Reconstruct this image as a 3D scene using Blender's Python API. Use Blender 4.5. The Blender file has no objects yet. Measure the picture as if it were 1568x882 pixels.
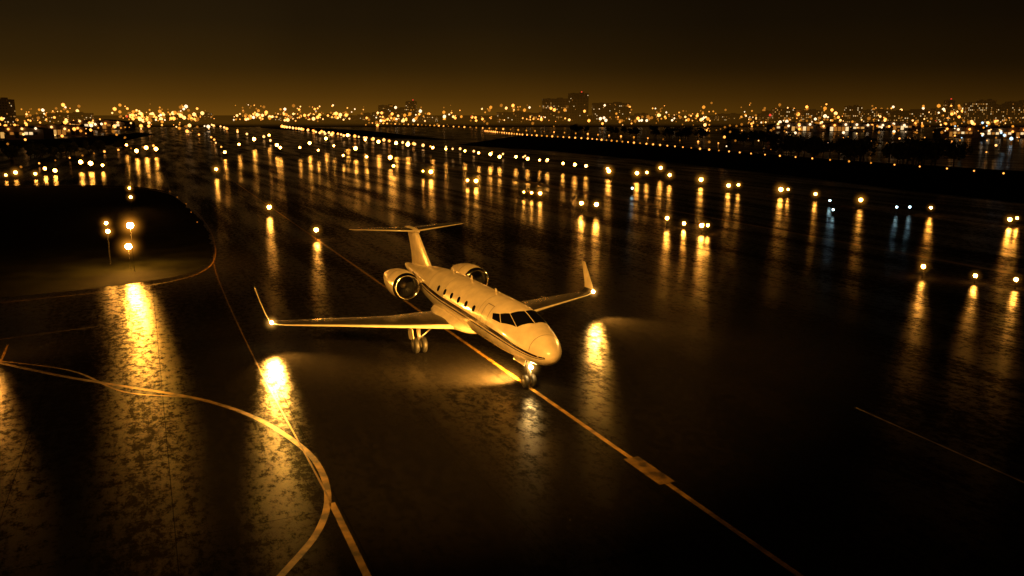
import bpy, bmesh, math, random
from mathutils import Vector, Matrix, noise
random.seed(7)
scene = bpy.context.scene
H = 15.0
TH = math.radians(23.86)          # heading of taxiway / runway system

# ---------------------------------------------------------------- helpers
def survey(u, v, h=0.0):
    """sight line (photo survey angles) intersected with a level h metres above ground"""
    dx, dy = u-784.0, v-441.0
    k = (H-h)/(260.4+dy*0.9788)
    return Vector((dx*k, (1243-dy*0.205)*k, h))

def link(ob, parent=None):
    scene.collection.objects.link(ob)
    if parent: ob.parent = parent
    return ob

def mesh_ob(name, verts, faces, mats, parent=None, fm=None, smooth=False):
    me = bpy.data.meshes.new(name)
    me.from_pydata([tuple(v) for v in verts], [], faces)
    for m in (mats if isinstance(mats, list) else [mats]): me.materials.append(m)
    if fm: me.polygons.foreach_set('material_index', fm)
    if smooth: me.polygons.foreach_set('use_smooth', [True]*len(me.polygons))
    me.update()
    return link(bpy.data.objects.new(name, me), parent)

def nodes(mat):
    mat.use_nodes = True
    return mat.node_tree.nodes, mat.node_tree.links

def pmat(name, col, rough=0.5, metal=0.0, var=0.0, vscale=3.0, coat=0.0, bump=0.0, spec=.5):
    m = bpy.data.materials.new(name); n, l = nodes(m)
    b = n['Principled BSDF']
    b.inputs['Roughness'].default_value = rough; b.inputs['Metallic'].default_value = metal
    b.inputs['Coat Weight'].default_value = coat; b.inputs['Coat Roughness'].default_value = .06
    b.inputs['Specular IOR Level'].default_value = spec
    tc = n.new('ShaderNodeTexCoord'); nz = n.new('ShaderNodeTexNoise')
    nz.inputs['Scale'].default_value = vscale; nz.inputs['Detail'].default_value = 5
    l.new(tc.outputs['Object'], nz.inputs['Vector'])
    r = n.new('ShaderNodeMix'); r.data_type = 'RGBA'
    r.inputs[6].default_value = (*[c*(1-var) for c in col], 1); r.inputs[7].default_value = (*[min(1,c*(1+var)) for c in col], 1)
    mr = n.new('ShaderNodeMapRange'); mr.inputs[1].default_value=.35; mr.inputs[2].default_value=.65; l.new(nz.outputs['Fac'], mr.inputs[0])
    l.new(mr.outputs[0], r.inputs[0]); l.new(r.outputs[2], b.inputs['Base Color'])
    if bump:
        bp = n.new('ShaderNodeBump'); bp.inputs['Strength'].default_value = bump; bp.inputs['Distance'].default_value = .02
        l.new(nz.outputs['Fac'], bp.inputs['Height']); l.new(bp.outputs['Normal'], b.inputs['Normal'])
    return m

def emat(name, col, s, sampling='AUTO'):
    m = bpy.data.materials.new(name); n, l = nodes(m)
    n.remove(n['Principled BSDF'])
    e = n.new('ShaderNodeEmission'); e.inputs[0].default_value = (*col, 1); e.inputs[1].default_value = s
    l.new(e.outputs[0], n['Material Output'].inputs['Surface'])
    m.cycles.emission_sampling = sampling
    return m

def glow_mat(name, col, s, power=3.0):
    """painted glow, nothing is scattered: emission density that falls off from the centre"""
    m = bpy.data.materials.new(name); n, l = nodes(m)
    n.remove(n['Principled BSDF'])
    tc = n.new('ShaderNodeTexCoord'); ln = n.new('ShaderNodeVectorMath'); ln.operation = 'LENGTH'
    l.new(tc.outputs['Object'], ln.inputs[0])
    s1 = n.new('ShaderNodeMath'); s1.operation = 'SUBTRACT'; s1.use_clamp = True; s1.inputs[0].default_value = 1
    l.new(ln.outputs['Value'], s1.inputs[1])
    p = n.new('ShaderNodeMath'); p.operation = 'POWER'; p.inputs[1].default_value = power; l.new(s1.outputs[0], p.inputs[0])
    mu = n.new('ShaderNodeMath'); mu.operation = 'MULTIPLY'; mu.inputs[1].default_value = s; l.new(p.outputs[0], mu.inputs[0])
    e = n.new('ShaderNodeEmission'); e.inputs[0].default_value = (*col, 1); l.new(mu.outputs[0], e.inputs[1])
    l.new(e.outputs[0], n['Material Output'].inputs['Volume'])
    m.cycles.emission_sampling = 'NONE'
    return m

# ---------------------------------------------------------------- materials
M = {}
M['white'] = pmat('jet_white_paint', (.78,.67,.46), .30, 0, .12, 1.4, coat=1)
M['wing'] = pmat('wing_shaded_paint', (.07,.06,.048), .25, .3, .2, 1.5)  # darker than the fuselage: unlit wing tops put into the colour
M['metal'] = pmat('polished_lip', (.75,.70,.60), .14, 1.0, .05)
M['dark'] = pmat('dark_duct', (.015,.015,.015), .4)
M['glass'] = pmat('cockpit_glass', (.004,.004,.005), .05)
M['seal'] = pmat('window_seal', (.08,.07,.06), .4)
M['tyre'] = pmat('tyre_rubber', (.015,.015,.015), .55, 0, .3, 20)
M['strut'] = pmat('gear_strut', (.35,.33,.3), .3, .7)
M['line'] = pmat('panel_line', (.16,.12,.08), .5)
M['stripe'] = pmat('stripe_paint', (.02,.010,.012), .22, 0, .1, 2, coat=.4)
M['yellow'] = pmat('yellow_marking_paint', (.26,.15,.025), .42, 0, .6, 1.7, bump=.3, spec=.25)
M['yellowworn'] = pmat('faded_yellow_paint', (.14,.08,.015), .42, 0, .8, 1.5, bump=.3, spec=.25)
M['yellowdim'] = pmat('worn_yellow_paint', (.09,.05,.010), .42, 0, .7, 1.2, bump=.3, spec=.2)
M['paintw'] = pmat('white_marking_paint', (.36,.30,.21), .4, 0, .5, 1.2, spec=.25)
M['concrete'] = pmat('shoulder_concrete', (.24,.18,.11), .5, 0, .6, .15)
M['grass'] = pmat('grass_mat', (.0028,.0032,.0013), .95, 0, .7, .3, spec=.02)
M['pole'] = pmat('weathered_pole', (.008,.008,.008), .8, 0, spec=.1)
M['bulb'] = emat('jet_lamp_glass', (1,.58,.17), 320)
M['lamp'] = emat('sodium_lamp', (1,.37,.045), 62)
M['lampnear'] = emat('sodium_lamp_near', (1,.37,.045), 230)
M['lampstrong'] = emat('sodium_lamp_strong', (1,.38,.04), 2600)
M['cool'] = emat('cool_lamp', (.55,.9,1.0), 12)
M['glow'] = glow_mat('lamp_glow_mat', (1,.34,.025), 2.8, 7)
M['glowj'] = glow_mat('jet_lamp_glow_mat', (1,.45,.07), 6, 5)
M['glowf'] = glow_mat('field_lamp_glow_mat', (1,.36,.03), 1.0, 5)
M['cityglow'] = glow_mat('city_glow_mat', (1,.40,.03), 1.7e-4, 2)  # city airlight painted as emission

def apron_mat():
    m = bpy.data.materials.new('wet_asphalt'); n, l = nodes(m); n.remove(n['Principled BSDF'])
    geo = n.new('ShaderNodeNewGeometry')
    rot = n.new('ShaderNodeMapping'); rot.vector_type = 'POINT'; rot.inputs['Rotation'].default_value = (0,0,-TH)
    l.new(geo.outputs['Position'], rot.inputs['Vector'])
    def noise_n(scale, detail, sx=1, sy=1, rough=.55):
        mp = n.new('ShaderNodeMapping'); mp.inputs['Scale'].default_value = (sx,sy,1); l.new(rot.outputs[0], mp.inputs['Vector'])
        z = n.new('ShaderNodeTexNoise'); z.inputs['Scale'].default_value = scale; z.inputs['Detail'].default_value = detail
        z.inputs['Roughness'].default_value = rough; l.new(mp.outputs[0], z.inputs['Vector']); return z
    def mr(src, a, b_, c, d):
        r = n.new('ShaderNodeMapRange'); r.inputs[1].default_value=a; r.inputs[2].default_value=b_; r.inputs[3].default_value=c; r.inputs[4].default_value=d
        l.new(src, r.inputs[0]); return r.outputs[0]
    def math_(op, a, b_):
        q = n.new('ShaderNodeMath'); q.operation = op
        for i, s in enumerate((a,b_)):
            if isinstance(s,(int,float)): q.inputs[i].default_value = s
            else: l.new(s, q.inputs[i])
        return q.outputs[0]
    big = noise_n(.26, 5, 1, .10, .6)    # long wet / dry lanes
    mid = noise_n(2.4, 10, 1, .55, .84)  # puddle patches with gritty edges
    fine = noise_n(12, 4, 1, 1, .75)     # aggregate
    wet = mr(big.outputs['Fac'], .40, .56, 0, 1)
    thr = math_('ADD', mid.outputs['Fac'], mr(big.outputs['Fac'], .35, .65, -.07, .05))
    patch_ = mr(thr, .445, .535, 0, 1)
    wet2 = math_('MULTIPLY', math_('ADD', math_('MULTIPLY', wet, .45), .55), patch_)
    br = n.new('ShaderNodeTexBrick'); br.offset = 0; br.inputs['Scale'].default_value = 1
    br.inputs['Brick Width'].default_value = 6; br.inputs['Row Height'].default_value = 7.5; br.inputs['Mortar Size'].default_value = .02
    br.inputs['Color1'].default_value = (.0,.0,.0,1); br.inputs['Color2'].default_value = (1,1,1,1); br.inputs['Mortar'].default_value=(.5,.5,.5,1)
    l.new(rot.outputs[0], br.inputs['Vector'])
    col = n.new('ShaderNodeMix'); col.data_type='RGBA'
    col.inputs[6].default_value = (.010,.009,.008,1); col.inputs[7].default_value = (.006,.0055,.005,1)
    l.new(patch_, col.inputs[0])
    c3 = n.new('ShaderNodeMix'); c3.data_type='RGBA'; l.new(br.outputs['Fac'], c3.inputs[0]); l.new(col.outputs[2], c3.inputs[6]); c3.inputs[7].default_value=(.004,.004,.004,1)
    bp = n.new('ShaderNodeBump'); bp.inputs['Strength'].default_value = 1; bp.inputs['Distance'].default_value = .016
    h = math_('ADD', math_('MULTIPLY', fine.outputs['Fac'], .40), math_('MULTIPLY', mid.outputs['Fac'], .36))
    l.new(h, bp.inputs['Height'])
    dif = n.new('ShaderNodeBsdfDiffuse'); l.new(c3.outputs[2], dif.inputs['Color'])
    g1 = n.new('ShaderNodeBsdfGlossy'); g1.distribution='BECKMANN'; g1.inputs['Color'].default_value=(1,1,1,1)
    g2 = n.new('ShaderNodeBsdfGlossy'); g2.distribution='BECKMANN'; g2.inputs['Color'].default_value=(1,1,1,1)
    l.new(math_('ADD', mr(wet2, 0, 1, .22, .15), mr(fine.outputs['Fac'], .3, .7, -.01, .03)), g1.inputs['Roughness'])
    g2.inputs['Roughness'].default_value = .31
    for g in (g1,g2): l.new(bp.outputs['Normal'], g.inputs['Normal'])
    gm = n.new('ShaderNodeMixShader'); l.new(mr(wet2, 0, 1, .75, .5), gm.inputs[0]); l.new(g1.outputs[0], gm.inputs[1]); l.new(g2.outputs[0], gm.inputs[2])
    fr = n.new('ShaderNodeFresnel'); fr.inputs['IOR'].default_value = 1.42; l.new(bp.outputs['Normal'], fr.inputs['Normal'])
    slab = mr(br.outputs['Color'], 0, 1, .88, 1.05)
    w_ = math_('MULTIPLY', math_('MULTIPLY', mr(wet2, 0, 1, .05, 1.05), slab), mr(br.outputs['Fac'], 0, 1, 1, .4))
    fac = math_('MULTIPLY', fr.outputs[0], w_)
    mx = n.new('ShaderNodeMixShader'); l.new(fac, mx.inputs[0]); l.new(dif.outputs[0], mx.inputs[1]); l.new(gm.outputs[0], mx.inputs[2])
    l.new(mx.outputs[0], n['Material Output'].inputs['Surface'])
    return m
M['apron'] = apron_mat()

# ---------------------------------------------------------------- world
w = bpy.data.worlds.new('World'); scene.world = w; w.use_nodes = True
n, l = w.node_tree.nodes, w.node_tree.links
bg = n['Background']
tc = n.new('ShaderNodeTexCoord'); sp = n.new('ShaderNodeSeparateXYZ'); l.new(tc.outputs['Generated'], sp.inputs[0])
ramp = n.new('ShaderNodeValToRGB'); cr = ramp.color_ramp; cr.interpolation = 'LINEAR'
cr.elements[0].position = 0.0; cr.elements[0].color = (.060,.0240,.0017,1)
cr.elements[1].position = 1.0; cr.elements[1].color = (.0012,.0008,.0005,1)
for p, c in ((.02,(.037,.0155,.0014,1)),(.05,(.0215,.0101,.0014,1)),(.10,(.0115,.0061,.0015,1)),(.17,(.0060,.0035,.0013,1)),(.3,(.0022,.0016,.0009,1))):
    e = cr.elements.new(p); e.color = c
l.new(sp.outputs['Z'], ramp.inputs[0])
mx = n.new('ShaderNodeMapRange'); mx.interpolation_type='SMOOTHSTEP'
mx.inputs[1].default_value=-.35; mx.inputs[2].default_value=.55; mx.inputs[3].default_value=1.4; mx.inputs[4].default_value=.5
l.new(sp.outputs['X'], mx.inputs[0])
nz = n.new('ShaderNodeTexNoise'); nz.inputs['Scale'].default_value = 2.5; nz.inputs['Detail'].default_value=4
l.new(tc.outputs['Generated'], nz.inputs['Vector'])
m2 = n.new('ShaderNodeMapRange'); m2.inputs[1].default_value=.3; m2.inputs[2].default_value=.7; m2.inputs[3].default_value=.8; m2.inputs[4].default_value=1.2
l.new(nz.outputs['Fac'], m2.inputs[0])
mm = n.new('ShaderNodeMath'); mm.operation='MULTIPLY'; l.new(mx.outputs[0], mm.inputs[0]); l.new(m2.outputs[0], mm.inputs[1])
l.new(ramp.outputs[0], bg.inputs['Color']); l.new(mm.outputs[0], bg.inputs['Strength'])

# ---------------------------------------------------------------- ground sheets
def smooth_pts(pts, n=10):
    out = []
    P = [pts[0]*2-pts[1]] + pts + [pts[-1]*2-pts[-2]]
    for i in range(1, len(P)-2):
        for k in range(n):
            t = k/n
            a,b,c,d = P[i-1],P[i],P[i+1],P[i+2]
            out.append(.5*((2*b)+(c-a)*t+(2*a-5*b+4*c-d)*t*t+(3*b-a-3*c+d)*t**3))
    out.append(pts[-1]); return out
def poly(name, pts, mat, z):
    return mesh_ob(name, [(p[0],p[1],z) for p in pts], [tuple(range(len(pts)))], mat)
poly('ground', [(-9000,-300),(9000,-300),(9000,12000),(-9000,12000)], M['grass'], -0.06)
poly('wet_apron', [(-420,-60),(420,-60),(700,1000),(-560,1000)], M['apron'], 0)
gi = smooth_pts([survey(u,v) for u,v in ((-220,284),(60,284),(170,284),(245,291),(285,315),(312,345),(324,375),(322,398),(300,414),(250,427),(150,441),(0,456),(-250,480))],12)
gi = [p+Vector((noise.noise(p*1.3),noise.noise(p*1.3+Vector((9,0,0))),0))*.45 for p in gi]
poly('grass_island', gi, M['grass'], 0.012)
gr = [survey(u,v) for u,v in ((700,222),(850,232),(1000,246),(1200,268),(1400,293),(1560,310),(1900,345),(1900,276),(1560,262),(1300,246),(1100,230),(900,213),(800,207))]
poly('grass_strip', gr, M['grass'], 0.02)
poly('grass_strip', [survey(u,v) for u,v in ((395,191),(560,200),(700,215),(600,212),(480,203),(400,196))], M['grass'], 0.02)
poly('grass_strip', [survey(u,v) for u,v in ((-200,228),(150,226),(190,216),(240,205),(215,203),(100,212),(-200,214))], M['grass'], 0.02)

def strip(name, uv, width, mat, z=.004, n=10):
    pts = [survey(u,v) for u,v in uv]
    if len(pts) > 2: pts = smooth_pts(pts, n)
    vs, fs = [], []
    for i,p in enumerate(pts):
        t = (pts[min(i+1,len(pts)-1)]-pts[max(i-1,0)]).normalized()
        s = Vector((t.y,-t.x,0))*width/2
        vs += [(p.x-s.x,p.y-s.y,z),(p.x+s.x,p.y+s.y,z)]
        if i: k=2*i; fs.append((k-2,k-1,k+1,k))
    return mesh_ob(name, vs, fs, mat)
strip('taxiway_centreline_marking', [(1300,934),(345,268.7)], .24, M['yellow'])
strip('taxiway_hold_marking', [(966,701),(1022,740)], .78, M['yellowworn'], .008)
strip('taxiway_curve_marking', [(-60,545),(0,556),(90,575),(180,590),(300,610),(385,637),(450,675),(487,712),(502,760),(486,815),(430,882),(380,940)], .28, M['yellowworn'], .004)
strip('taxiway_branch_marking', [(-60,548),(0,553),(110,568),(190,600),(300,610.5),(390,638)], .14, M['yellowworn'], .008)
strip('taxiway_edge_marking', [(600,960),(508,770)], .26, M['yellowworn'], .004)
strip('taxiway_side_marking', [(506,768),(470,700),(400,570),(352,470),(330,415),(327,390)], .08, M['yellowdim'], .012)
strip('grass_edge_marking', [(0,287),(170,287),(248,294),(290,316),(317,345),(329,375),(327,400),(304,419),(252,433),(150,448),(0,464)], .14, M['yellowworn'], .016)
strip('stand_marking', [(1310,624),(1620,762)], .13, M['paintw'])
strip('stand_edge_marking', [(0,520),(60,512),(150,500)], .10, M['yellowdim'], .012)
strip('stand_lead_marking', [(0,556),(5,545),(12,528)], .14, M['yellowdim'], .012)
strip('runway_edge_marking', [(1000,317),(1600,428)], .9, M['concrete'])
strip('runway_shoulder', [(610,243),(1000,314)], 2.6, M['concrete'],.012)

# ---------------------------------------------------------------- business jet
jet = bpy.data.objects.new('business_jet', None); link(jet)
jet.location = (0.95, 44.4, 0); jet.rotation_euler = (0,0,TH)
ST = [(-3.2,2.60,.02,.02),(-3.13,2.60,.26,.24),(-2.9,2.61,.50,.45),(-2.4,2.66,.80,.71),(-1.6,2.74,1.06,.92),(-.7,2.82,1.24,1.06),
      (.3,2.92,1.36,1.28),(1.3,2.98,1.43,1.42),(2.5,3.0,1.47,1.47),(6,3,1.47,1.47),(10,3,1.47,1.47),(13,3.0,1.43,1.43),(16,3.03,1.22,1.18),(19,3.06,.82,.78),
      (21.5,3.12,.45,.42),(23.3,3.2,.16,.16),(23.6,3.2,.02,.02)]
def sect(a):
    a = max(ST[0][0], min(ST[-1][0], a))
    for i in range(len(ST)-1):
        if a <= ST[i+1][0]: break
    x0,x1 = ST[i][0], ST[i+1][0]; t=(a-x0)/(x1-x0); res=[]
    for k in (1,2,3):
        def tan(j):
            if j==0: return (ST[1][k]-ST[0][k])/(ST[1][0]-ST[0][0])
            if j==len(ST)-1: return (ST[-1][k]-ST[-2][k])/(ST[-1][0]-ST[-2][0])
            s0=(ST[j][k]-ST[j-1][k])/(ST[j][0]-ST[j-1][0]); s1=(ST[j+1][k]-ST[j][k])/(ST[j+1][0]-ST[j][0])
            return 0 if s0*s1<=0 else 2*s0*s1/(s0+s1)
        h=x1-x0; p0,p1=ST[i][k],ST[i+1][k]; m0,m1=tan(i)*h,tan(i+1)*h
        res.append((2*t**3-3*t*t+1)*p0+(t**3-2*t*t+t)*m0+(-2*t**3+3*t*t)*p1+(t**3-t*t)*m1)
    return res
def fsurf(a, phi, off=0):
    zc,hw,hh = sect(a); c,s = math.cos(phi), math.sin(phi)
    return Vector(((hw+off)*c, a, zc+(hh+off)*s))
def loft(name, rings, mats, parent=jet, caps=True, smooth=True, fm=None):
    vs=[]; fs=[]; N=len(rings[0])
    for r in rings: vs += r
    for i in range(len(rings)-1):
        for j in range(N):
            k=(j+1)%N; fs.append((i*N+j,i*N+k,(i+1)*N+k,(i+1)*N+j))
    if caps:
        fs.append(tuple(range(N))[::-1]); fs.append(tuple((len(rings)-1)*N+j for j in range(N)))
    ob = mesh_ob(name, vs, fs, mats, parent, None, smooth)
    bm = bmesh.new(); bm.from_mesh(ob.data); bmesh.ops.recalc_face_normals(bm, faces=bm.faces); bm.to_mesh(ob.data); bm.free()
    return ob
As = [-3.2,-3.19,-3.17,-3.13]+[-3.13+.06*i for i in range(1,10)]+[-2.5+.18*i for i in range(0,30)]+[3+.5*i for i in range(0,41)]+[23.3,23.45,23.6]
As = sorted(set(round(a,3) for a in As))
NP=64
loft('fuselage', [[fsurf(a,2*math.pi*j/NP) for j in range(NP)] for a in As], M['white'])
def patch(name, c, mat, off=.015, n=8, parent=jet):
    vs=[];fs=[]
    for i in range(n+1):
        for j in range(n+1):
            u,v=i/n,j/n
            a=(c[0][0]*(1-u)+c[1][0]*u)*(1-v)+(c[3][0]*(1-u)+c[2][0]*u)*v
            p=(c[0][1]*(1-u)+c[1][1]*u)*(1-v)+(c[3][1]*(1-u)+c[2][1]*u)*v
            vs.append(fsurf(a, math.radians(p), off))
    for i in range(n):
        for j in range(n): k=i*(n+1)+j; fs.append((k,k+1,k+n+2,k+n+1))
    return mesh_ob(name, vs, fs, mat, parent, None, True)
for side in (0,1):
    f = (lambda p: p) if side==0 else (lambda p: 180-p)
    C = lambda pts: [(a,f(p)) for a,p in pts]
    patch('windscreen', C([(-.75,91.0),(-.38,134),(.88,122),(.55,91.0)]), M['glass'], .02)
    patch('cockpit_side_window', C([(-.33,135),(.97,152),(1.60,136),(.93,122.6)]), M['glass'], .02)
    patch('cockpit_rear_window', C([(1.04,153),(2.1,155),(2.35,143),(1.66,137)]), M['glass'], .02)
    for (o,wd,of) in ((0,9.0,.006),(12.5,3.6,.006)):
        vs=[];fs=[];N=90
        for i in range(N+1):
            a=-2.95+i*(22.5/N)
            base = 171+12*math.exp(-((a+3)/5.0)) + o - 14*max(0,(a-11)/8)
            for d in (0,wd):
                vs.append(fsurf(a, math.radians(f(base+d)), of))
        for i in range(N): fs.append((2*i,2*i+1,2*i+3,2*i+2))
        mesh_ob('cheat_line', vs, fs, M['stripe'], jet, None, True)
    for i in range(6):
        a0=5.0+i*1.3
        for nm,ra,rp,mt,of in (('cabin_window',.21,8.0,'glass',.012),):
            vs=[fsurf(a0,math.radians(f(156)),of)]
            for k in range(20):
                t=2*math.pi*k/20
                vs.append(fsurf(a0+ra*math.copysign(abs(math.cos(t))**.8,math.cos(t)), math.radians(f(156+rp*math.copysign(abs(math.sin(t))**.8,math.sin(t)))), of))
            mesh_ob(nm, vs, [(0,1+k,1+(k+1)%20) for k in range(20)], M[mt], jet, None, True)
    if side==0:
        for c in ([(2.75,128),(2.80,128),(2.80,196),(2.75,196)],[(3.66,128),(3.71,128),(3.71,196),(3.66,196)],[(2.75,127),(3.7,127),(3.7,128.8),(2.75,128.8)]):
            patch('door_seam', c, M['line'], .004)
for a in (-2.0,4.2,10.4,13.6,17.0):     # skin joints
    patch('skin_joint', [(a,5),(a+.03,5),(a+.03,175),(a,175)], M['line'], .003, 24)
loft('belly_fairing', [[Vector((1.75*r*math.cos(t),a,1.85+.62*r*math.sin(t))) for t in [2*math.pi*k/32 for k in range(32)]]
     for a,r in [(6.2,.02),(6.5,.45),(7.2,.8),(8.5,1),(11,1),(12.8,.85),(14,.5),(14.8,.02)]], M['white'])
def foil(P, chord, nrm, th, N=14):
    up=[];lo=[]
    for i in range(N+1):
        x=.5*(1-math.cos(math.pi*i/N))
        y=5*th*(.2969*math.sqrt(x)-.126*x-.3516*x*x+.2843*x**3-.1036*x**4)
        up.append(P+Vector((0,chord*x,0))+nrm*(y*chord)); lo.append(P+Vector((0,chord*x,0))-nrm*(y*chord*.8))
    return up+lo[-2:0:-1]
Z=Vector((0,0,1))
for s in (-1,1):
    secs=[(.6,7.5,5.6,1.72,.12,0),(1.4,7.9,5.1,1.72,.12,0),(4.2,9.5,3.5,1.66,.11,0),(8,11.7,2.4,1.62,.10,0),(11.2,13.5,1.55,1.58,.09,0),(11.75,13.85,1.45,1.62,.09,.35),(12.05,14.2,1.35,1.80,.09,.9),(12.2,14.6,1.25,2.1,.085,1.2),(12.4,15.5,.95,2.8,.08,1.32),(12.58,16.5,.55,3.6,.08,1.35)]
    rings=[]
    for b,a,c,z,th,ang in secs:
        nr=Vector((-s*math.sin(ang),0,math.cos(ang)))
        rings.append(foil(Vector((s*b,a,z)),c,nr,th))
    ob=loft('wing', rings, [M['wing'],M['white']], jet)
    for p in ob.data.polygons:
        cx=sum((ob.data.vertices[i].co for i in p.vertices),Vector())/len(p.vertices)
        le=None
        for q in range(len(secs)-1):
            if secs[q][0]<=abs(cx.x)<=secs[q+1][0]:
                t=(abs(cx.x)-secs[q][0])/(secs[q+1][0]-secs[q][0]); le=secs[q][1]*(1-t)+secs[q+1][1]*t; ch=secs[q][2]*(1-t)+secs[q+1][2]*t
        if cx.z>1.95 or (le is not None and (cx.y-le)<.055*ch): p.material_index=1  # paler leading edge: its bright highlight put into the colour
    for b in (3.2,5.6,8.0):
        a0=7.9+(b-1.4)*.575+ (3.3 if b<4 else 2.0)
        loft('flap_fairing', [[Vector((s*b+.11*r*math.cos(t),a,1.48+.14*r*math.sin(t))) for t in [2*math.pi*k/12 for k in range(12)]] for a,r in ((a0-.3,.1),(a0,.9),(a0+.8,1),(a0+1.5,.1))], M['wing'])
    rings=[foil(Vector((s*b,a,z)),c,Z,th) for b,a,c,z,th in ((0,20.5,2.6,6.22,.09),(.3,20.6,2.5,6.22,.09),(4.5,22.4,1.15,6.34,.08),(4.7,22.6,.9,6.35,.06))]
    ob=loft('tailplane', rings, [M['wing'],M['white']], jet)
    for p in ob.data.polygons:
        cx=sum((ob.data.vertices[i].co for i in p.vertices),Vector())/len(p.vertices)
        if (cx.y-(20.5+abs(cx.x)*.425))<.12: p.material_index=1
    EB,EZ,EA=2.62,3.2,14.4
    def rev(nm,prof,mt,caps=False):
        return loft(nm, [[Vector((s*EB+r*math.cos(t),EA+a,EZ+r*math.sin(t))) for t in [2*math.pi*k/40 for k in range(40)]] for a,r in prof], mt, jet, caps)
    rev('nacelle', [(.3,.98),(1.0,1.03),(2.0,1.0),(3.0,.86),(3.9,.66),(4.3,.58),(4.3,.54),(3.2,.56)], M['white'])
    rev('nacelle_seam', [(1.55,1.030),(1.60,1.030)], M['line'])
    rev('inlet_lip', [(.55,.70),(.25,.72),(.06,.76),(-.02,.83),(.03,.90),(.3,.98)], M['metal'])
    rev('inlet_duct', [(.55,.70),(1.1,.70),(1.12,.02)], M['dark'])
    rev('fan_spinner', [(.7,.01),(.78,.10),(.95,.2),(1.1,.26)], M['seal'])
    rev('exhaust_cone', [(3.2,.5),(4.2,.3),(4.9,.03)], M['strut'])
    for k in range(22):
        t=2*math.pi*k/22; d=Vector((math.cos(t),0,math.sin(t))); e=Vector((-math.sin(t),0,math.cos(t)))
        O=Vector((s*EB,EA+1.0,EZ))
        mesh_ob('fan_blade',[O+d*.2-e*.03,O+d*.2+e*.03+Vector((0,.06,0)),O+d*.68+e*.07+Vector((0,.08,0)),O+d*.68-e*.05],[(0,1,2,3)],M['dark'],jet)
    loft('pylon', [foil(Vector((s*b,15.3,3.3)),3.0,Z,.10) for b in (.9,1.9)], M['white'])
rings=[foil(Vector((0,a,z)),c,Vector((1,0,0)),th) for z,a,c,th in ((3.3,15.6,6.2,.07),(4.0,16.9,5.0,.08),(4.5,17.7,4.3,.09),(6.0,19.8,3.0,.09),(6.25,20.1,2.9,.08))]
loft('fin', rings, M['white'])
loft('tail_bullet', [[Vector((.19*r*math.cos(t),a,6.26+.19*r*math.sin(t))) for t in [2*math.pi*k/16 for k in range(16)]] for a,r in ((19.7,.05),(19.9,.6),(20.6,1),(22.4,.9),(23.6,.1))], M['white'])
def tube(nm,p,q,r0,r1,mt,parent=jet,N=12):
    p=Vector(p);q=Vector(q);d=(q-p).normalized(); u=d.orthogonal().normalized(); v=d.cross(u)
    return loft(nm,[[c+(u*math.cos(t)+v*math.sin(t))*r for t in [2*math.pi*k/N for k in range(N)]] for c,r in ((p,r0),(q,r1))],mt,parent)
def wheel(nm,c,r,wd,parent=jet):
    pr=[(-wd*.5,r*.35),(-wd*.5,r*.8),(-wd*.38,r*.95),(-wd*.15,r),(wd*.15,r),(wd*.38,r*.95),(wd*.5,r*.8),(wd*.5,r*.35)]
    loft(nm,[[Vector((c[0]+x,c[1]+q*math.cos(t),c[2]+q*math.sin(t))) for t in [2*math.pi*k/28 for k in range(28)]] for x,q in pr],M['tyre'],parent)
    loft('wheel_hub',[[Vector((c[0]+x,c[1]+q*math.cos(t),c[2]+q*math.sin(t))) for t in [2*math.pi*k/20 for k in range(20)]] for x,q in ((-wd*.53,r*.12),(-wd*.5,r*.42),(wd*.5,r*.42),(wd*.53,r*.12))],M['strut'],parent)
for s in (-1,1): wheel('nose_wheel',(s*.22,0,.38),.38,.25)
tube('nose_strut',(0,-.05,.45),(0,.0,2.0),.09,.13,M['strut']); tube('nose_axle',(-.3,0,.36),(.3,0,.36),.06,.06,M['strut'])
tube('drag_brace',(0,.05,.9),(0,1.0,1.9),.05,.05,M['strut']); tube('torque_link',(0,-.2,.55),(0,-.22,1.0),.04,.04,M['strut'])
for s in (-1,1):
    mesh_ob('nose_gear_door',[(s*.35,-.2,1.35),(s*.35,1.3,1.35),(s*.28,1.3,1.85),(s*.28,-.2,1.85),(s*.38,-.2,1.35),(s*.38,1.3,1.35),(s*.31,1.3,1.85),(s*.31,-.2,1.85)],[(0,1,2,3),(4,5,6,7),(0,1,5,4),(0,3,7,4),(1,2,6,5),(2,3,7,6)],M['white'],jet)
    for o in (-.26,.26): wheel('main_wheel',(s*3.5+o,9.1,.52),.52,.34)
    tube('main_strut',(s*3.5,9.1,.5),(s*3.4,9.6,1.75),.11,.14,M['strut']); tube('main_axle',(s*3.5-.35,9.1,.5),(s*3.5+.35,9.1,.5),.08,.08,M['strut'])
    tube('side_brace',(s*3.5,9.1,.95),(s*2.3,9.6,1.6),.05,.05,M['strut'])
    mesh_ob('main_gear_door',[(s*3.85,9.0,.75),(s*3.85,10.1,.75),(s*3.95,10.1,1.62),(s*3.95,9.0,1.62),(s*3.89,9.0,.75),(s*3.89,10.1,.75),(s*3.99,10.1,1.62),(s*3.99,9.0,1.62)],[(0,1,2,3),(4,5,6,7),(0,1,5,4),(0,3,7,4),(1,2,6,5),(2,3,7,6)],M['white'],jet)
for a,h in ((4.5,.35),(8.5,.45),(12.0,.3)):
    loft('antenna',[foil(Vector((0,a+ (z*.4),4.42+z)),.35-z*.3,Vector((1,0,0)),.1,6) for z in (0,h)],M['white'])

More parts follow.
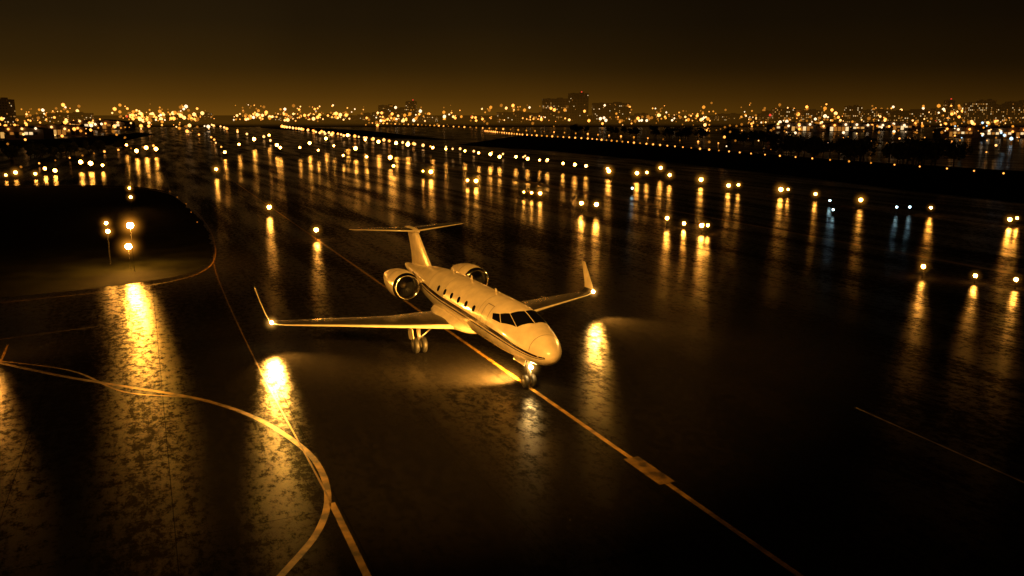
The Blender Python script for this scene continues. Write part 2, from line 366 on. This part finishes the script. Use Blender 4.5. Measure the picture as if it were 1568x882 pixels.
def ball(nm, loc, r, mat, parent=None, sub=2):
    bm=bmesh.new(); bmesh.ops.create_icosphere(bm, subdivisions=sub, radius=r); me=bpy.data.meshes.new(nm); bm.to_mesh(me); bm.free()
    me.materials.append(mat); me.polygons.foreach_set('use_smooth',[True]*len(me.polygons))
    ob=bpy.data.objects.new(nm,me); ob.location=loc; return link(ob,parent)
def glow(loc, R, mat, parent=None):
    o=ball('lamp_glow', loc, 1.0, mat, parent, 3); o.scale=(R,R,R); return o  # emissive halo added around a lamp
for loc in ((-11.95,14.0,1.72),(11.95,14.0,1.72)):
    ball('wingtip_lamp',loc,.11,M['bulb'],jet); glow(loc,.8,M['glowj'],jet)
ball('taxi_lamp',(-.0,-.24,1.25),.12,M['bulb'],jet); glow((0,-.24,1.25),.8,M['glowj'],jet)

def spot(nm, loc, tgt, W, ang, col, size=.3, blend=.6, parent=None):
    L=bpy.data.lights.new(nm,'SPOT'); L.energy=W; L.spot_size=math.radians(ang); L.spot_blend=blend; L.color=col; L.shadow_soft_size=size
    o=bpy.data.objects.new(nm,L); o.location=loc; o.rotation_euler=(Vector(tgt)-Vector(loc)).to_track_quat('-Z','Y').to_euler()
    return link(o,parent)
GOLD=(1,.42,.055)
JET_FILL=(1,.44,.065)
spot('wingtip_beam',(-12.0,13.6,1.7),(-11.0,8.8,0),17000,85,GOLD,.3,1,jet)
spot('wingtip_beam',(12.0,13.6,1.7),(12.5,8.8,0),17000,85,GOLD,.3,1,jet)
spot('nose_pool_spot',(-.3,1.2,1.40),(-1.4,3.0,0),42000,115,GOLD,.3,1,jet)  # spot added under the nose to make the pool on the ground
spot('jet_fill_spot',(-14,4,33),(-2,48,2),180000,46,JET_FILL,.8,.9)  # unseen spot added high beside the camera to light the jet
spot('jet_fill_spot',(40,100,20),(-6,54,4),150000,34,JET_FILL,.8,.8)  # unseen spot added beyond the jet for rim highlights

# ---------------------------------------------------------------- lamps on the field
def lamp_post(name, foot, h, r, mat, hz=0, pole_r=.06, hm='glow'):
    e=bpy.data.objects.new(name,None); link(e); e.location=(foot[0],foot[1],0)
    tube('post',(0,0,0),(0,0,h),pole_r*1.3,pole_r,M['pole'],e,8)
    tube('base',(0,0,0),(0,0,.12),pole_r*4,pole_r*3.4,M['pole'],e,10)
    ball('lamp_head',(0,0,h+r*.6),r,mat,e,2 if foot.y<200 else 1)
    tube('hood',(0,0,h+r*1.5),(0,0,h+r*1.75),r*.7,r*.3,M['pole'],e,10)
    if hz: glow((0,0,h+r*.6),hz,M[hm],e)
    return e
def lamp_h(f, vl):
    return H-(f.y*(260.4+(vl-441)*.9788)/(1243-(vl-441)*.205))
for u,vl,vf,r,hz in ((206,345,415,.30,2.4),(200,377,411,.30,2.4),(169,340,405,.16,1.4),(170,353,402,.2,1.5),(201,287,318,.16,1.4),(202,301,322,.2,1.4),(-18,490,545,.26,0)):
    f=survey(u,vf); h=lamp_h(f,vl)
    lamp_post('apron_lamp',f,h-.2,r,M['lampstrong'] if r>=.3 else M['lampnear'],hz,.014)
for u,vl,vf in ((345,233,243),(367,221,236),(390,213,228),(413,207,224),(425,222,238),(430,226,240),(460,226,242),(475,219,236),(488,230,245),(500,212,232),(512,223,240),(526,238,250),
  (533,207,226),(545,227,243),(560,214,233),(562,240,255),(580,217,235),(598,241,257),(607,219,238),(603,254,268),(625,221,238),(648,262,272),(660,263,273),(663,226,242),(683,228,246),(712,231,248),(716,276,286),(729,277,286),(733,234,252),
  (751,236,252),(765,240,254),(790,240,256),(808,243,258),(826,245,259),(802,294,304),(814,295,305),(827,296,306),(838,245,262),(862,250,264),(880,252,268),(897,254,268),(930,258,272),(932,262,274),(975,265,277),(990,264,278),(1011,257,274),(1025,268,281),(1073,275,286),
  (1115,284,294),(1130,283,295),(1195,290,301),(1206,290,301),(1248,297,307),(1317,306,318),(1424,318,331),(1545,336,347),(1556,334,347),(890,311,326),(913,313,330),(1021,334,349),(1074,345,358),(1083,345,359),(1412,408,426),(1492,422,434),(1554,428,442),
  (332,259,272),(413,317,330),(485,352,367),(1047,342,350),(210,231,241),(195,222,236),(240,228,240),(225,226,240),(140,250,262),(125,248,262),(158,253,262),(70,258,268),(85,261,268),(10,268,276),(25,264,274),(55,266,274)):
    f=survey(u,vf); h=lamp_h(f,vl)
    r=max(.13, f.length*.0019*random.uniform(.6,1.3))
    lamp_post('taxiway_lamp',f,max(.3,h-r*.6),r,M['lamp'] if f.y>130 else M['lampnear'],(r*6 if f.y<210 else 0),.02,'glowf')
for u,vl,vf in ((1270,308,316),(1275,322,330),(1372,318,328),(1392,318,328),(968,289,298)):
    f=survey(u,vf); h=lamp_h(f,vl)
    lamp_post('stand_lamp',f,max(.3,h),f.length*.0012,M['cool'],0,.03)

ICO=bmesh.new(); bmesh.ops.create_icosphere(ICO,subdivisions=1,radius=1); IV=[v.co.copy() for v in ICO.verts]; IF=[tuple(v.index for v in f.verts) for f in ICO.faces]; ICO.free()
def lights(name, items, mats):
    vs=[];fs=[];fm=[]
    for (p,r,k) in items:
        o=len(vs); vs+=[p+v*r for v in IV]; fs+=[tuple(i+o for i in f) for f in IF]; fm+=[k]*len(IF)
    return mesh_ob(name,vs,fs,mats,None,fm)
far=[emat('far_lamp_amber',(1,.33,.05),3.0,'NONE'),emat('far_lamp_yellow',(1,.45,.12),3.0,'NONE'),emat('far_lamp_white',(1,.64,.33),2.6,'NONE'),emat('far_lamp_dim',(1,.33,.03),.45,'NONE'),emat('far_lamp_red',(1,.06,.03),1.2,'NONE'),emat('far_lamp_cool',(.6,.85,1),1.6,'NONE'),
     emat('far_lamp_mid',(1,.34,.03),1.1,'NONE')]
items=[]
def seg(uvs, step, r=.0013, h=.6, jit=0, k=(0,1)):
    pts=[survey(u,v,h) for u,v in uvs]
    for a,b in zip(pts,pts[1:]):
        L=(b-a).length; nn=max(1,int(L/step))
        for i in range(nn):
            p=a.lerp(b,i/nn)+Vector((random.uniform(-jit,jit),random.uniform(-jit,jit),0))
            items.append((p,p.length*r*random.uniform(.7,1.2),random.choice(k)))
seg([(1640,274),(1450,258),(1300,247),(1150,235),(1000,221),(900,212),(800,206),(740,200)],8.5,.00105,k=(0,0,6))
seg([(1100,219),(900,205),(760,197),(640,191),(560,188)],22,.0010,k=(0,6,3))
seg([(800,240),(700,228),(600,216),(500,203),(430,193)],20,.0017,1.5,2)
seg([(850,246),(740,233),(640,221),(540,209),(470,200)],24,.0017,3,3)
seg([(340,225),(320,210),(300,203)],45,.0013,2,2)
seg([(420,215),(350,197),(320,190)],70,.0014,2,3)
seg([(260,293),(285,312),(302,340),(318,365)],12,.0006,.2,k=(3,))
seg([(235,223),(160,232),(60,250),(0,262)],14,.0012,1,k=(0,3))
lights('runway_edge_lights',items,far)

items=[]
def scatter(n,u0,u1,v0,v1,hmin,hmax,rs,k,bias=1.0):
    for _ in range(n):
        u=random.uniform(u0,u1); v=v0+(v1-v0)*random.random()**bias
        p=survey(u,v,0)
        if p.y>3200: p*=3200/p.y
        p.z=random.uniform(hmin,hmax)
        if noise.noise(Vector((u*.022,v*.05,3)))<-.10 and random.random()<.85: continue
        items.append((p,p.length*rs*random.choice((.3,.4,.5,.6,.8,1.0,1.2)),random.choice(k)))
scatter(680,-60,1640,180.5,189,2,34,.0017,(0,0,6,1,6,2,3,3,3),.8)
scatter(210,-60,330,184,207,2,12,.0017,(0,0,1,6,2,3,3))
scatter(280,560,1640,184,198,2,12,.0016,(0,0,1,6,2,3,3,3))
scatter(230,1060,1640,188,240,2,9,.0013,(0,6,1,2,3,3,3,3))
scatter(60,1440,1640,190,245,2,9,.0016,(0,1,2,5,6))
scatter(60,-60,200,190,228,2,6,.0016,(0,1,6,3))
scatter(210,200,620,180.5,187,2,18,.0018,(0,1,1,6,0,3),.8)
scatter(14,-60,1640,182,200,5,15,.0012,(4,))
lights('city_lights',items,far)
hz=ball('city_glow',(-350,1250,0),1.0,M['cityglow'],None,3); hz.scale=(2600,480,110)  # glowing veil added before the skyline in place of scattered light

# ---------------------------------------------------------------- buildings
M['facade']=pmat('concrete_facade',(.30,.22,.16),.8,0,.2,.05)
M['roof']=pmat('roof_felt',(.08,.06,.05),.9)
M['winoff']=pmat('unlit_window',(.05,.04,.03),.25)
win=[emat('lit_window_amber',(1,.36,.05),.35,'NONE'),emat('lit_window_yellow',(1,.5,.12),.7,'NONE'),emat('lit_window_white',(1,.68,.32),1.1,'NONE')]
def building(name,u,dist,wd,dp,ht,lit=.3,yaw=None,fl=3.4,beacon=False,ws=1.7):
    x=(u-784)/1297.5*dist
    yaw=random.uniform(-.4,.4) if yaw is None else yaw
    vs=[];fs=[];fm=[]
    def box(cx,cy,z0,z1,sx,sy,k,kt=None):
        o=len(vs)
        for z in (z0,z1):
            for a,b in ((-1,-1),(1,-1),(1,1),(-1,1)): vs.append((cx+a*sx/2,cy+b*sy/2,z))
        for q,f in enumerate(((0,1,5,4),(1,2,6,5),(2,3,7,6),(3,0,4,7),(4,5,6,7))): fs.append(tuple(i+o for i in f)); fm.append((kt if kt is not None and q==4 else k))
    box(0,0,-.05,ht,wd,dp,0,1)
    for (cx,cy,sx,sy) in ((0,-dp/2+.2,wd,.4),(0,dp/2-.2,wd,.4),(-wd/2+.2,0,.4,dp-.8),(wd/2-.2,0,.4,dp-.8)): box(cx,cy,ht+.003,ht+1.0,sx,sy,0)
    box(wd*.18,0,ht+.004,ht+3.2,wd*.22,dp*.4,0,1)
    box(-wd*.25,dp*.1,ht+.004,ht+2.2,wd*.12,dp*.3,0,1)
    nf=max(1,int(ht/fl))
    for side in range(4):
        L=wd if side%2==0 else dp
        nw=max(1,int(L/(ws*2.0)))
        for f in range(nf):
            row=random.random()<.04
            for k in range(nw):
                c=-L/2+(k+.5)*L/nw; z=f*fl+1.2; hw=ws/2
                d=(wd if side%2 else dp)/2+.03
                q=[(c-hw,z),(c+hw,z),(c+hw,z+1.5),(c-hw,z+1.5)]
                o=len(vs)
                for (s_,zz) in q:
                    if side==0: vs.append((s_,-d,zz))
                    elif side==2: vs.append((-s_,d,zz))
                    elif side==1: vs.append((d,s_,zz))
                    else: vs.append((-d,-s_,zz))
                fs.append((o,o+1,o+2,o+3)); fm.append(random.choice((3,3,4,5)) if (random.random()<lit or (row and random.random()<.7)) else 2)
    ob=mesh_ob(name,vs,fs,[M['facade'],M['roof'],M['winoff']]+win+[far[4]],None,fm)
    ob.location=(x,dist,0); ob.rotation_euler=(0,0,yaw)
    if beacon:
        ball('obstruction_light',(wd*.18,0,ht+4.2),1.7,far[4],ob,1)
    return ob
building('office_tower',850,1900,58,30,48,.05,0)
building('office_tower',885,1920,42,30,60,.05,0.1,beacon=True)
building('office_block',935,1850,80,30,38,.05,0)
building('office_tower',593,2100,42,25,36,.12,.1)
building('office_tower',630,2150,26,22,46,.15,.0,beacon=True)
building('office_block',610,2000,60,25,28,.15,.0)
building('apartment_tower',4,1100,24,20,33,.15,.1)
building('apartment_tower',1452,2000,18,18,46,.2,.0,beacon=True)
for u,d,wd,ht in ((1492,1500,36,34),(1508,1600,30,40),(1532,1450,42,30),(1556,1500,36,36),(1200,1500,38,24),(1235,1700,60,22),(1180,1600,30,20),(1306,1500,26,28),(1390,1400,60,20),(1420,1500,46,22),(1340,1600,50,22)):
    building('apartment_block',u,d,wd,16,ht,.32)
for i in range(34):
    u=random.uniform(-40,1620); d=random.uniform(1500,2600)
    if 200<u<560: d=random.uniform(2100,2900)
    building('low_rise_block',u,d,random.uniform(30,90),18,random.uniform(8,18),random.uniform(.08,.25))
def hangar(name,u,dist,wd,ht,yaw):
    x=(u-784)/1297.5*dist; dp=wd*.5
    vs=[];fs=[];fm=[];N=10
    prof=[(-wd/2,-.05)]+[(-wd/2+wd*i/N, ht*.72+ht*.28*math.sin(math.pi*i/N)) for i in range(N+1)]+[(wd/2,-.05)]
    for y in (-dp/2,dp/2): vs+=[(a,y,z) for a,z in prof]
    m=len(prof)
    for i in range(m-1): fs.append((i,i+1,m+i+1,m+i)); fm.append(1)
    fs.append(tuple(range(m))); fm.append(0); fs.append(tuple(range(m,2*m))[::-1]); fm.append(0)
    for k in range(12):
        a=-wd*.42+k*wd*.07; o=len(vs); z0=ht*random.choice((.1,.35)); vs+=[(a+.3,-dp/2-.05,z0),(a+wd*.07-.3,-dp/2-.05,z0),(a+wd*.07-.3,-dp/2-.05,ht*.55),(a+.3,-dp/2-.05,ht*.55)]
        fs.append((o,o+1,o+2,o+3)); fm.append(random.choice((3,4,2,3,2,5)))
    ob=mesh_ob(name,vs,fs,[M['facade'],M['roof'],M['winoff']]+win,None,fm); ob.location=(x,dist,0); ob.rotation_euler=(0,0,yaw)
    for k in range(5): ball('wall_lamp',(-wd*.4+k*wd*.2,-dp/2-1,ht*random.uniform(.6,.85)),dist*.0014,far[random.choice((1,2,0))],ob,1)
hangar('hangar',20,520,38,8,.2); hangar('hangar',85,600,42,8,.2); hangar('hangar',150,850,60,10,.1)
hangar('hangar',1220,760,46,8,-.1); hangar('hangar',1290,740,46,8,-.1); hangar('hangar',1480,560,34,7,-.2); hangar('hangar',1545,540,34,7,-.2); hangar('hangar',1360,800,50,8,0)

# ---------------------------------------------------------------- distant trees
M['leaf']=pmat('tree_foliage',(.035,.045,.018),.8,0,.5,.4); M['bark']=pmat('tree_bark',(.05,.04,.03),.9)
def tree_row(name, uvs, cnt, hmin, hmax, depth):
    pts=[survey(u,v) for u,v in uvs]; vs=[];fs=[];fm=[]
    for i in range(cnt):
        t=random.random()*(len(pts)-1); k=int(t); p=pts[k].lerp(pts[k+1],t-k)+Vector((random.uniform(-2,2),random.uniform(0,depth),0))
        h=random.uniform(hmin,hmax); cr=h*random.uniform(.3,.42)
        o=len(vs)
        for z,r in ((0,.22),(h*.6,.1)):
            for q in range(5): vs.append(p+Vector((r*math.cos(q*1.2566),r*math.sin(q*1.2566),z)))
        for q in range(5): fs.append((o+q,o+(q+1)%5,o+5+(q+1)%5,o+5+q)); fm.append(1)
        cl=[(p+Vector((random.gauss(0,cr*.45),random.gauss(0,cr*.45),h*random.uniform(.4,.88))),cr*random.uniform(.35,.6)) for _ in range(8)]
        for c,rr in cl:
            for _ in range(26):
                d=Vector((random.gauss(0,1),random.gauss(0,1),random.gauss(0,1))).normalized()*rr*random.uniform(.6,1.1)
                a=Vector((random.gauss(0,1),random.gauss(0,1),random.gauss(0,1))).normalized()*.55; b=a.orthogonal().normalized()*.4
                o=len(vs); vs+=[c+d-a,c+d-b,c+d+a,c+d+b]; fs.append((o,o+1,o+2,o+3)); fm.append(0)
    mesh_ob(name,vs,fs,[M['leaf'],M['bark']],None,fm)
tree_row('tree_row',[(1190,240),(1250,244),(1330,250),(1420,256),(1470,258)],46,5,8.5,25)
tree_row('tree_row',[(870,203),(1000,211),(1120,219),(1200,226)],50,5,8,30)
tree_row('tree_row',[(-40,250),(40,243),(110,236),(180,230)],22,3,5,15)

# ---------------------------------------------------------------- camera
cam=bpy.data.cameras.new('camera'); co=bpy.data.objects.new('camera',cam); link(co)
co.location=(0,0,H); co.rotation_euler=(math.radians(90-11.83),0,0); cam.sensor_width=36; cam.lens=29.16; cam.clip_end=20000; cam.clip_start=.1
scene.camera=co
scene.view_settings.view_transform='Standard'
scene.view_settings.look='None'; scene.view_settings.exposure=0
